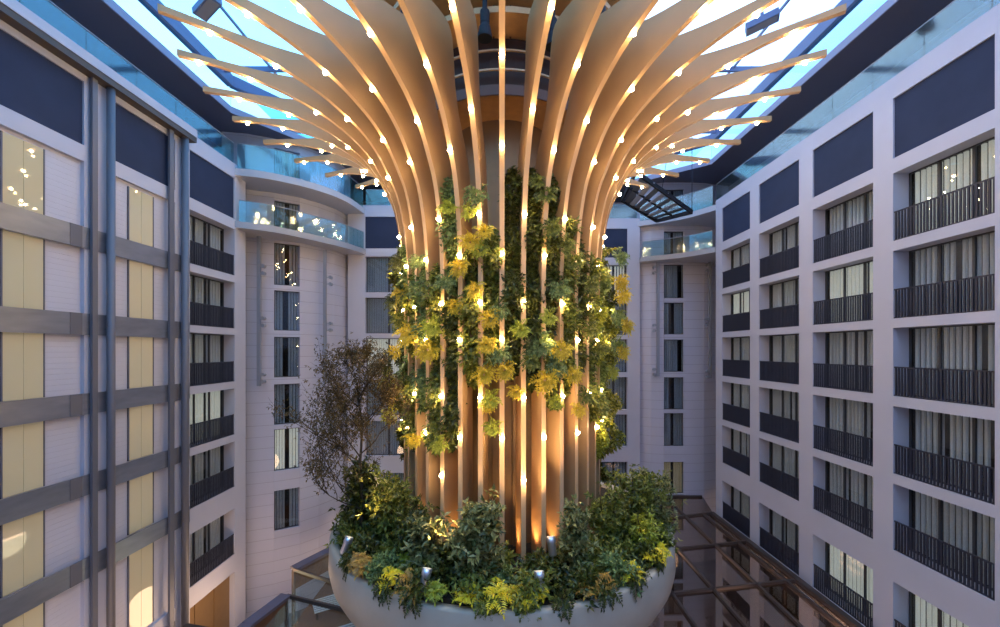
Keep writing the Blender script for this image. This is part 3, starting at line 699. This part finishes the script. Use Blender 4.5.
# --- feathery golden and blue green fronds growing out of the green wall, pixel guided
FR = [  # px, py, material, size
    (449, 208, 'leaf_lime', .75), (470, 212, 'leaf_lime', .6), (470, 243, 'leaf_gold', .8), (460, 268, 'leaf_gold', .7), (484, 232, 'leaf_gold', .6), (476, 290, 'leaf_gold', .6), (455, 306, 'leaf_gold', .6), (489, 318, 'leaf_gold', .65), (500, 312, 'leaf_blue', .6),
    (402, 293, 'leaf_gold', .7), (410, 335, 'leaf_gold', .9), (434, 327, 'leaf_lime', .8), (428, 350, 'leaf_gold', .8), (395, 352, 'leaf_gold', .7), (390, 380, 'leaf_lime', .8), (392, 398, 'leaf_gold', .7), (400, 320, 'leaf_mid', .8), (418, 262, 'leaf_blue', .7), (446, 282, 'leaf_blue', .7),
    (400, 262, 'leaf_dark', .8), (395, 300, 'leaf_dark', .8), (388, 365, 'leaf_dark', .8), (390, 415, 'leaf_lime', .7), (414, 440, 'leaf_gold', .6), (440, 445, 'leaf_lime', .6), (486, 345, 'leaf_gold', .7), (500, 355, 'leaf_blue', .7), (505, 370, 'leaf_gold', .7), (484, 375, 'leaf_gold', .65), (490, 400, 'leaf_lime', .7), (492, 428, 'leaf_lime', .6),
    (488, 405, 'leaf_gold', .5), (540, 345, 'leaf_blue', .8), (560, 350, 'leaf_gold', .8), (556, 365, 'leaf_blue', .8), (572, 375, 'leaf_gold', .7), (545, 380, 'leaf_gold', .8), (556, 402, 'leaf_lime', .6), (585, 395, 'leaf_mid', .7), (577, 410, 'leaf_gold', .6), (530, 360, 'leaf_mid', .8), (516, 392, 'leaf_gold', .5),
    (618, 258, 'leaf_blue', .8), (619, 282, 'leaf_gold', .7), (622, 296, 'leaf_gold', .7), (617, 318, 'leaf_blue', .8), (625, 326, 'leaf_gold', .7), (621, 352, 'leaf_gold', .7), (616, 345, 'leaf_blue', .7), (612, 372, 'leaf_lime', .6), (600, 345, 'leaf_mid', .8), (590, 330, 'leaf_mid', .7),
    (565, 245, 'leaf_mid', .7), (575, 262, 'leaf_mid', .7), (546, 195, 'leaf_mid', .7), (552, 228, 'leaf_mid', .7), (537, 182, 'leaf_mid', .6), (590, 285, 'leaf_mid', .7), (560, 290, 'leaf_blue', .7), (548, 318, 'leaf_lime', .7), (520, 330, 'leaf_lime', .6), (476, 195, 'leaf_blue', .7), (480, 250, 'leaf_lime', .6)]
protos = {}
def frond_proto(mt):
    if mt in protos: return protos[mt]
    m = MB(); whorl(m, Vector((0, 0, 0)), Vector((0, -1, .35)).normalized(), 8, .62, .085, .24, 1.2, .95, 8); whorl(m, Vector((0, 0, 0)), Vector((0, -1, .0)).normalized(), 6, .45, .085, .22, .9, .6, 7)
    me = m.build('frond_cluster', mt); protos[mt] = me
    return me
used_first = set(); FRL = {'leaf_gold': 'golden', 'leaf_lime': 'lime green', 'leaf_blue': 'blue green', 'leaf_mid': 'mid green', 'leaf_dark': 'dark green'}
def vert(py): return 'top' if py < 225 else 'upper' if py < 285 else 'middle' if py < 345 else 'lower' if py < 400 else 'bottom'
FR.sort(key=lambda q: (q[2], q[0]))
cnt = {}
for (px, py, mt, sz) in FR:
    u = (px - 502) / FPX; rr = 4.35
    a = 1 + u * u; bq = -2 * 18; cq = 18 * 18 - rr * rr; disc = bq * bq - 4 * a * cq
    y = (-bq - math.sqrt(disc)) / (2 * a) if disc > 0 else 18 / a
    x = u * y; th = math.atan2(x, 18 - y); h = (350 - py) * y / FPX
    pr = frond_proto(mt)
    if mt in used_first: o = pr.copy(); COL.objects.link(o)
    else: o = pr; used_first.add(mt)
    o.location = (x, y, CZ + h); o.rotation_euler = (U(-.25, .25), U(-.5, .5), th * .35 + U(-.3, .3)); s = sz * U(.9, 1.1); o.scale = (s, s, s)
    side = 'left edge' if px < 425 else 'left part' if px < 478 else 'centre' if px < 525 else 'right part' if px < 598 else 'right edge'
    key = (mt, side, vert(py)); cnt[key] = cnt.get(key, 0) + 1
    base = '%s feathery frond tuft, column %s, %s zone' % (FRL[mt], side, vert(py))
    k = cnt[key]
    tag(o, base + ('' if k == 1 else ', %s from its left' % {2: 'second', 3: 'third', 4: 'fourth', 5: 'fifth'}[k]), 'plant', 'feathery frond tufts on the green wall')

# --- shrubs in the planter
def shrub(base, rad, hgt, n, L, W, mt, label, name='planter_shrub', cat='shrub', stems=5, group=None):
    b = Vector(base)
    t = thing(name, b, label, cat, group)
    tips = []
    m = MB()
    for k in range(stems):
        a = U(0, 2 * PI); rr = rad * math.sqrt(R()) * .8
        tip = b + Vector((math.cos(a) * rr, math.sin(a) * rr, hgt * U(.65, .98))); mid = b * .5 + tip * .5 + rv(.1)
        m.tube([b + rv(.05), mid, tip], [.035, .025, .012], 5); tips.append((b, mid, tip))
    m.build('stem', 'bark', t)
    m = MB(); 
    for k in range(n):
        s = random.choice(tips); q = R() ** .7
        p = (s[0] * (1 - q) ** 2 + s[1] * 2 * q * (1 - q) + s[2] * q * q)
        spread = rad * .42 * (1.15 - .55 * q)
        c = p + Vector((random.gauss(0, spread), random.gauss(0, spread), random.gauss(0, spread * .6)))
        if c.z < b.z: c.z = b.z + R() * .3
        d0 = (c - p) + rv(.3) + Vector((0, 0, .25))
        for j in range(4):                                   # leaves in small rosettes
            m.leaf(c, d0.normalized() * .5 + rv(.9), Vector((0, -.2, 1)) + rv(.4), L * U(.7, 1.2), W * U(.8, 1.2))
    m.build('foliage', mt, t)
    return t
ZS = CZ - 7.2
def at(px, d): return ((px - 502) * d / FPX, d, ZS)
shrub(at(355, 15.9), .75, 3.1, 620, .24, .10, 'leaf_dark', 'tall dark leafy shrub at far left of the planter, below the bare tree')
shrub(at(392, 15.2), .85, 3.2, 700, .22, .09, 'leaf_mid', 'broad green shrub left of the column beside the tree')
shrub(at(415, 13.9), .65, 2.1, 430, .24, .10, 'leaf_dark', 'dark shrub in front of the leftmost fins')
shrub(at(428, 12.9), .6, 2.0, 260, .26, .12, 'leaf_vari', 'cream-edged shrub left of the round variegated one')
shrub(at(475, 12.5), .72, 2.75, 520, .25, .11, 'leaf_vari', 'bushy cream-edged shrub left of centre in front of the fins', stems=8)
shrub(at(444, 13.0), .5, 1.2, 260, .22, .10, 'leaf_dark', 'low dark shrub between the two cream-edged shrubs')
shrub(at(577, 13.0), .52, 2.65, 460, .2, .09, 'leaf_vari', 'upright small-leaved shrub right of the glowing fins', stems=7)
shrub(at(606, 14.6), .6, 2.4, 420, .2, .08, 'leaf_mid', 'green shrub in front of the rightmost fins')
shrub(at(632, 15.4), .85, 3.0, 700, .2, .08, 'leaf_mid', 'large small-leaved shrub at the right edge of the column')
shrub(at(654, 15.9), .7, 2.9, 560, .2, .08, 'leaf_vari', 'tall speckled shrub at far right of the planter')
shrub(at(643, 14.4), .5, 1.7, 300, .18, .07, 'leaf_lime', 'yellow-green shrub low at right by the planter rim')
# --- low planting round the rim
low = [('leaf_dark', 'dark'), ('leaf_mid', 'green'), ('leaf_blue', 'blue green'), ('leaf_mid', 'green'), ('leaf_dark', 'dark')]
k = 0; LOWN = 25
for k in range(LOWN):
    deg = -84 + 168 * k / (LOWN - 1); th = math.radians(deg); rr = 6.0 + (0.3 if k % 2 else -0.35)
    p = pol(rr, -7.2, th); mt, nm = low[k % 5]
    mside = 'left' if deg < -1 else 'right' if deg > 1 else 'centre'
    ordn = ['first', 'second', 'third', 'fourth', 'fifth', 'sixth', 'seventh', 'eighth', 'ninth', 'tenth', 'eleventh', 'twelfth'][abs(k - 12) - 1] if k != 12 else ''
    shrub(p, .5, .75, 200, .2, .085, mt, ('low %s ground plant by the rim, %s %s of centre' % (nm, ordn, mside)) if k != 12 else 'low blue-green ground plant by the rim at dead centre', 'ground_plant', 'plant', 4, 'low plants along the planter rim')
INN = 13
for k in range(INN):
    deg = -72 + 144 * k / (INN - 1); th = math.radians(deg); p = pol(5.0, -7.2, th); mt, nm = low[(k + 2) % 5]
    ordn = ['first', 'second', 'third', 'fourth', 'fifth', 'sixth'][abs(k - 6) - 1] if k != 6 else ''
    shrub(p, .45, .85, 150, .2, .085, mt, ('bushy %s plant at the foot of the fins, %s %s of centre' % (nm, ordn, 'left' if deg < 0 else 'right')) if k != 6 else 'bushy plant at the foot of the centre fin', 'foot_plant', 'plant', 4, 'plants at the foot of the fins')
# --- frond plants: yellow, orange, and dark ones hanging over the rim
def fern(base, n, L, mt, label, lw=.07, ll=.26, spread=.95, droop=.9, dirv=(0, -.25, 1), name='fern'):
    b = Vector(base); m = MB()
    whorl(m, b, Vector(dirv).normalized(), n, L, lw, ll, droop, spread, 9)
    whorl(m, b, Vector(dirv).normalized(), max(3, n // 2), L * .6, lw, ll * .8, droop * .6, spread * .6, 7)
    t = thing(name, b, label, 'plant', 'frond plants in the planter')
    m.build('fronds', mt, t)
def rimp(px, py, h=-6.75): return wp(px, py, h)
for (px, py, mt, L, lab) in (
    (398, 595, 'leaf_orange', .62, 'orange-yellow frond plant on the left rim left of a dark fern'), (385, 581, 'leaf_yellow', .42, 'bright yellow fronds up-left of the orange plant'),
    (346, 566, 'leaf_orange', .42, 'orange frond plant at the far left of the rim'), (363, 567, 'leaf_orange', .38, 'small orange frond plant second from the left of the rim'),
    (470, 594, 'leaf_yellow', .42, 'small bright yellow fronds left of the big yellow clump'), (496, 601, 'leaf_yellow', .62, 'big bright yellow frond clump in the middle of the rim'),
    (519, 598, 'leaf_gold', .45, 'golden fronds between the yellow clumps at centre'), (528, 605, 'leaf_yellow', .36, 'low yellow fronds just right of centre'), (538, 590, 'leaf_yellow', .3, 'small yellow fronds under the spotlight right of centre'),
    (590, 587, 'leaf_orange', .4, 'orange frond plant on the rim right of centre'), (613, 588, 'leaf_orange', .34, 'small orange frond plant beside the yellow one at right'),
    (634, 573, 'leaf_yellow', .45, 'bright yellow frond plant on the right rim'), (655, 555, 'leaf_yellow', .38, 'yellow fronds below the right spotlight'), (669, 553, 'leaf_yellow', .42, 'yellow frond pointing out over the far right rim'),
    (404, 560, 'leaf_lime', .45, 'lime fronds behind the yellow plant at left'), (430, 595, 'leaf_lime', .35, 'lime fronds right under the left spotlight')):
    yoff = wp(px, py, -6.75)
    r = math.hypot(yoff.x, yoff.y - CY)
    if r > 6.7: yoff = Vector((CX + yoff.x * 6.6 / r, CY + (yoff.y - CY) * 6.6 / r, yoff.z))
    fern(yoff, 8, L, mt, lab, .06, .22)
for (deg, L, lab) in ((-47, .8, 'dark fern drooping over the rim at far left'), (-30, .95, 'dark fern hanging over the rim below the orange plant'), (-22, .9, 'dark fern hanging over the rim right of the orange plant'), (-3, .7, 'fern trailing below the yellow clump at centre'),
                      (5, .6, 'fern trailing over the rim just right of centre'), (14, .8, 'dark fern hanging over the rim right of centre'), (26, .95, 'dark fern hanging over the rim between centre and right'), (36, .8, 'dark fern drooping over the right rim'), (48, .6, 'small dark fern near the far right rim')):
    th = math.radians(deg); s, c = math.sin(th), -math.cos(th)
    fern(pol(6.75, -6.85, th), 6, L * .66, 'leaf_dark' if deg not in (-3, 5) else 'leaf_mid', lab, .06, .22, .8, 1.7, (s * .9, c * .9, .25), 'hanging_fern')
# --- sparse brown tree
tb = Vector(at(361, 15.6)); tr = thing('bare_tree', tb, 'slender half-bare tree with brown leaves left of the column', 'tree')
m = MB(); lf = MB()
def branch(p, d, L, r, depth):
    pts = [p]; q = Vector(p); dd = d.normalized(); n = 5
    for k in range(n):
        dd = (dd + rv(.16) + Vector((0, 0, .06))).normalized(); q = q + dd * (L / n); pts.append(q.copy())
    m.tube(pts, [r * (1 - .7 * k / n) for k in range(n + 1)], 5, False)
    if depth > 0:
        for k in range(6 if depth > 1 else 6):
            i = random.randint(2, n); a = rv(1); a.z = abs(a.z) * .7 + .1
            branch(pts[i], (dd * .5 + a.normalized() * .95), L * U(.5, .8), r * .5, depth - 1)
    if depth <= 1:
        for k in range(7 if depth == 0 else 4):
            c = pts[random.randint(1, n)] + rv(.2)
            for j in range(3): lf.leaf(c, rv(1) + Vector((0, 0, -.1)), Vector((0, 0, 1)) + rv(.4), U(.08, .15), .045)
trunk = [tb, tb + Vector((.05, 0, 1.6)), tb + Vector((-.03, 0, 3.0)), tb + Vector((.06, 0, 4.3)), tb + Vector((-.1, 0, 5.4)), tb + Vector((-.2, 0, 6.3))]
m.tube(trunk, [.075, .06, .05, .04, .025, .01], 7)
for (i, dx, L) in ((1, -1, 1.7), (2, -1, 1.9), (2, 1, 1.5), (2, -.6, 1.6), (3, -1, 1.5), (3, 1, 1.3), (3, -.3, 1.4), (4, -1, 1.3), (4, .9, 1.2), (4, .2, 1.1), (5, -.4, .8), (5, .5, .7), (1, -1.1, 2.3), (1, -1.0, 2.0), (2, -1.3, 2.3), (3, 1.1, 1.3)):
    branch(trunk[i] + Vector((0, 0, U(-.4, .3))), Vector((dx, U(-.5, .5), .75)), L, .03, 2)
m.build('trunk', 'bark', tr); lf.build('foliage', 'leaf_brown', tr)

# --- steel spotlights standing in the planter
for k, (px, py, d, lean, lab) in enumerate(((425, 580, 11.8, -.22, 'silver cylindrical spotlight on the rim left of centre, largest one'), (346, 546, 14.3, -.4, 'silver spotlight at the far left of the planter'),
        (552, 547, 12.8, .12, 'silver spotlight at the foot of the glowing fins'), (540, 583, 11.7, .08, 'silver spotlight on the rim right of centre'), (650, 545, 14.3, .5, 'silver spotlight at the far right of the planter'))):
    p = wd(px, py, d)
    t = thing('planter_spotlight', (p.x, p.y, ZS), lab, 'spotlight', 'silver spotlights in the planter')
    ax = Vector((lean * -.8, .35, 1)).normalized()
    s = 1.0
    m = MB(); m.tube([(p.x, p.y, ZS - .02), p - ax * .18], .025, 8); m.build('stake', 'steel', t)
    m = MB(); m.tube([p - ax * .27, p - ax * .22, p + ax * .1, p + ax * .12, p + ax * .30, p + ax * .30], [.08, .125, .13, .145, .145, .13], 20); m.build('lamp_body', 'steel', t, True)
    m = MB(); m.tube([p + ax * .285, p + ax * .305], .12, 16); m.build('lens', 'lens', t)
    l = add_light('planter_spot', 'SPOT', p + ax * .36, 800, (1.0, .66, .32), spot_size=math.radians(70), spot_blend=.6, shadow_soft_size=.08)
    tgt = Vector((p.x * .45, 15.0, CZ + 0.5)); l.rotation_euler = (tgt - l.location).to_track_quat('-Z', 'Y').to_euler()
# warm uplights recessed at the feet of the fins
for (deg, e) in ((-75, 90), (-45, 80), (-25, 90), (-5, 130), (5, 170), (15, 190), (25, 110), (50, 90), (78, 110)):
    th = math.radians(deg); l = add_light('fin_uplight', 'SPOT', pol(3.75, -7.0, th), e * 1.3, (1.0, .60, .24), spot_size=math.radians(80), spot_blend=.8, shadow_soft_size=.06)
    l.rotation_euler = (Vector(pol(3.2, 1.0, th)) - l.location).to_track_quat('-Z', 'Y').to_euler()

# ------------------------------------------------------------ glass canopy over the lobby
ZC = CZ - 11.7
cn = thing('glass_canopy', (10, 22, ZC), 'dark steel and glass canopy over the lobby, right of the planter', 'canopy')
polyr = [(4.6, 8), (15.05, 8), (15.05, 29.4), (16.0, 33.0), (0.2, 33.3), (0.2, 22.6), (4.6, 19)]
def flat(poly, z, th, name, mt, par):
    m = MB(); n = len(poly); m.v += [(x, y, z) for x, y in poly] + [(x, y, z + th) for x, y in poly]
    m.f.append(tuple(range(n))[::-1]); m.f.append(tuple(range(n, 2 * n)))
    for k in range(n): m.f.append((k, (k + 1) % n, n + (k + 1) % n, n + k))
    m.m = [0] * (n + 2); return m.build(name, mt, par)
flat(polyr, ZC - .03, .02, 'glass_pane', 'glass_canopy', cn)
def beam(a, b, par, w=.12, h=.16, mt='canopy_steel', nm='beam'):
    m = MB(); m.bar((a[0], a[1], ZC + .03), (b[0], b[1], ZC + .03), w, h); return m.build(nm, mt, par)
for a, b in (((5.5, 19.4), (15.1, 21.05)), ((6.5, 23.6), (15.1, 25.3)), ((8.5, 28.0), (15.1, 29.7)), ((4.8, 14.9), (15.1, 16.7)), ((4.8, 11.0), (15.1, 12.6)),
             ((12.4, 8.5), (12.95, 32.9)), ((10.3, 8.5), (10.3, 32.9)), ((8.15, 8.5), (8.15, 32.9)), ((6.0, 8.5), (6.0, 33.0))):
    beam(a, b, cn)
beam((14.3, 9), (14.3, 29.5), cn, .10, .2); beam((14.95, 9), (14.95, 29.6), cn, .3, .28, 'canopy_steel', 'gutter'); beam((6.0, 33.1), (15.9, 33.0), cn, .12, .2)
cn2 = thing('glass_canopy', (-8, 21, ZC), 'steel and glass canopy over the lobby, left of the planter', 'canopy')
polyl = [(-10.1, 8), (-4.6, 8), (-4.6, 19), (-0.2, 22.6), (-0.2, 30.3), (-10.5, 30.3), (-9.8, 24.5), (-11.0, 22.0), (-10.0, 19.7)]
flat(polyl, ZC - .03, .02, 'glass_pane', 'glass_clear', cn2)
beam((-11.1, 22.1), (-6.5, 19.9), cn2); beam((-10.2, 19.7), (-5.8, 18.2), cn2); beam((-9.8, 24.6), (-4.5, 22.4), cn2); beam((-10.1, 14.5), (-4.8, 13.6), cn2)
def cap(a, b, w=.55):
    m = MB(); m.bar((a[0], a[1], ZC + .05), (b[0], b[1], ZC + .05), w, .14); m.build('edge_cap', 'cap', cn2)
    m = MB(); m.bar((a[0], a[1], ZC - .55), (b[0], b[1], ZC - .55), .12, 1.0); m.build('edge_fascia', 'timber', cn2)
cap((-10.9, 14.0), (-10.8, 17.6)); cap((-10.8, 17.6), (-10.25, 19.7)); cap((-11.1, 22.1), (-9.8, 24.6)); cap((-9.8, 24.6), (-9.5, 27.5))
m = MB(); m.bar((-13.6, 17.8, ZC - .2), (-10.9, 17.2, ZC - .2), .2, .25); m.build('edge_beam', 'canopy_steel', cn2)
for (x, y) in ((-10.25, 19.7), (-11.1, 22.1), (-9.8, 24.6), (-10.9, 14.0), (-6.6, 27)):
    m = MB(); m.box(x - .07, x + .07, y - .07, y + .07, 0, ZC); m.build('post', 'canopy_steel', cn2)
for (x, y) in ((14.3, 16.5), (14.3, 21), (14.3, 25.3), (8.3, 28)):
    m = MB(); m.box(x - .08, x + .08, y - .08, y + .08, 0, ZC); m.build('post', 'canopy_steel', cn)
# timber deck, slatted benches and a bush seen through the left canopy
m = MB(); m.box(-11.0, -6.6, 17.9, 27.5, 2.2, 2.5); m.box(-11.0, -10.9, 17.9, 27.5, 0, 2.2); m.box(-6.7, -6.6, 17.9, 27.5, 0, 2.2)
tag(m.build('timber_deck', 'timber'), 'raised brown timber deck beneath the left canopy glass', 'deck')
def bench(c, rz, lab):
    t = thing('slatted_bench', c, lab, 'bench', 'white slatted benches on the deck')
    ca, sa = math.cos(rz), math.sin(rz)
    def T(x, y, z): return (c[0] + x * ca - y * sa, c[1] + x * sa + y * ca, c[2] + z)
    m = MB()
    for k in range(7): m.bar(T(-1.2, -.6 + k * .2, .45), T(1.2, -.6 + k * .2, .45), .085, .05)
    m.build('seat_slats', 'slat_white', t)
    for sx in (-1, 1):
        for sy in (-1, 1):
            m = MB(); m.bar(T(sx * 1.05, sy * .5, 0), T(sx * 1.05, sy * .5, .43), .08, .08); m.build('leg', 'canopy_steel', t)
bench((-9.3, 23.3, 2.5), .55, 'white slatted bench on the deck, farther one'); bench((-8.3, 20.3, 2.5), .5, 'white slatted bench on the deck, nearer one by planter')
shrub((-9.9, 19.3, 2.5), .5, 1.3, 320, .2, .09, 'leaf_lime', 'leafy bush under the canopy glass at lower left', 'deck_bush')

# ------------------------------------------------------------ lamp poles on the corner walls
def lamppole(px, pys, d, y0, y1, lab, off=5):
    p = wd(px, y0, d); q = wd(px, y1, d)
    t = thing('wall_lamp_pole', (p.x, p.y, q.z), lab, 'lamp pole', 'lamp poles on the corner walls')
    m = MB(); m.box(p.x - .1, p.x + .1, p.y - .08, p.y + .08, q.z, p.z); m.build('pole', 'slab_edge', t)
    for py in pys:
        for k in (-.22, .22):
            c = wd(px + off, py, d) + Vector((0, -.05, k))
            m = MB(); m.tube([c + Vector((0, -.12, 0)), c + Vector((0, .12, 0))], .12, 10); m.bar((p.x, p.y, c.z), (c.x, c.y, c.z), .04, .04); m.build('lamp_bracket', 'slab_edge', t)
lamppole(259, (270, 322, 378), 25.45, 236, 386, 'grey lamp pole left of the windows on left corner wall')
lamppole(325, (281, 327), 27.75, 250, 383, 'grey lamp pole right of the windows on left corner wall', 6)
lamppole(658, (270, 328, 372), 33.0, 262, 376, 'grey lamp pole left of the windows on right corner wall', -4)
lamppole(710, (268, 322, 374), 32.9, 255, 378, 'grey lamp pole right of the windows on right corner wall', -3)

# ------------------------------------------------------------ hanging louvre hatch, right of the column
A = wd(636, 172, 25.0); B = wd(692, 212, 28.0); C_ = wd(657, 221, 32.0); D = wd(622, 200, 29.0)
t = thing('louvre_hatch', (A + B + C_ + D) / 4, 'dark steel louvred hatch hanging open behind the fins, right of the column', 'hatch')
m = MB()
for a, b in ((A, B), (B, C_), (C_, D), (D, A)): m.bar(a, b, .14, .26)
m.build('hatch_frame', 'black', t)
for k in range(1, 8):
    s = k / 8; m = MB(); m.bar(A.lerp(B, s), D.lerp(C_, s), .42, .05); m.build('louvre', 'frame' if k % 2 else 'slab_edge', t)
m = MB(); m.bar(A.lerp(D, .5), B.lerp(C_, .5), .1, .12); m.build('cross_bar', 'black', t)
for q in (A, B, D, C_):
    m = MB(); m.tube([q, (q.x, min(q.y, 29.5), CZ + 15.1)], .02, 6); m.build('hanger_rod', 'black', t)
# boxy beam brackets near the roof beams; they give no light
for (px, py, h, lab) in ((207, 8, 14.6, 'grey box beam bracket under the fritted glass roof at upper left'), (762, 24, 14.6, 'grey angular beam bracket under the roof at upper right')):
    p = wp(px, py, h); t = thing('roof_bracket', p, lab, 'floodlight')
    m = MB(); m.bar(p + Vector((-.55, .3, -.05)), p + Vector((.55, -.3, .2)), .55, .28); m.build('bracket_box', 'roofbeam', t)
    m = MB(); m.bar(p + Vector((0, 0, .1)), p + Vector((0, 0, .9)), .1, .1); m.build('bracket', 'roofbeam', t)
    m = MB(); m.bar(p + Vector((-.5, .27, -.2)), p + Vector((.5, -.27, .05)), .4, .03); m.build('bracket_base', 'slab_edge', t)
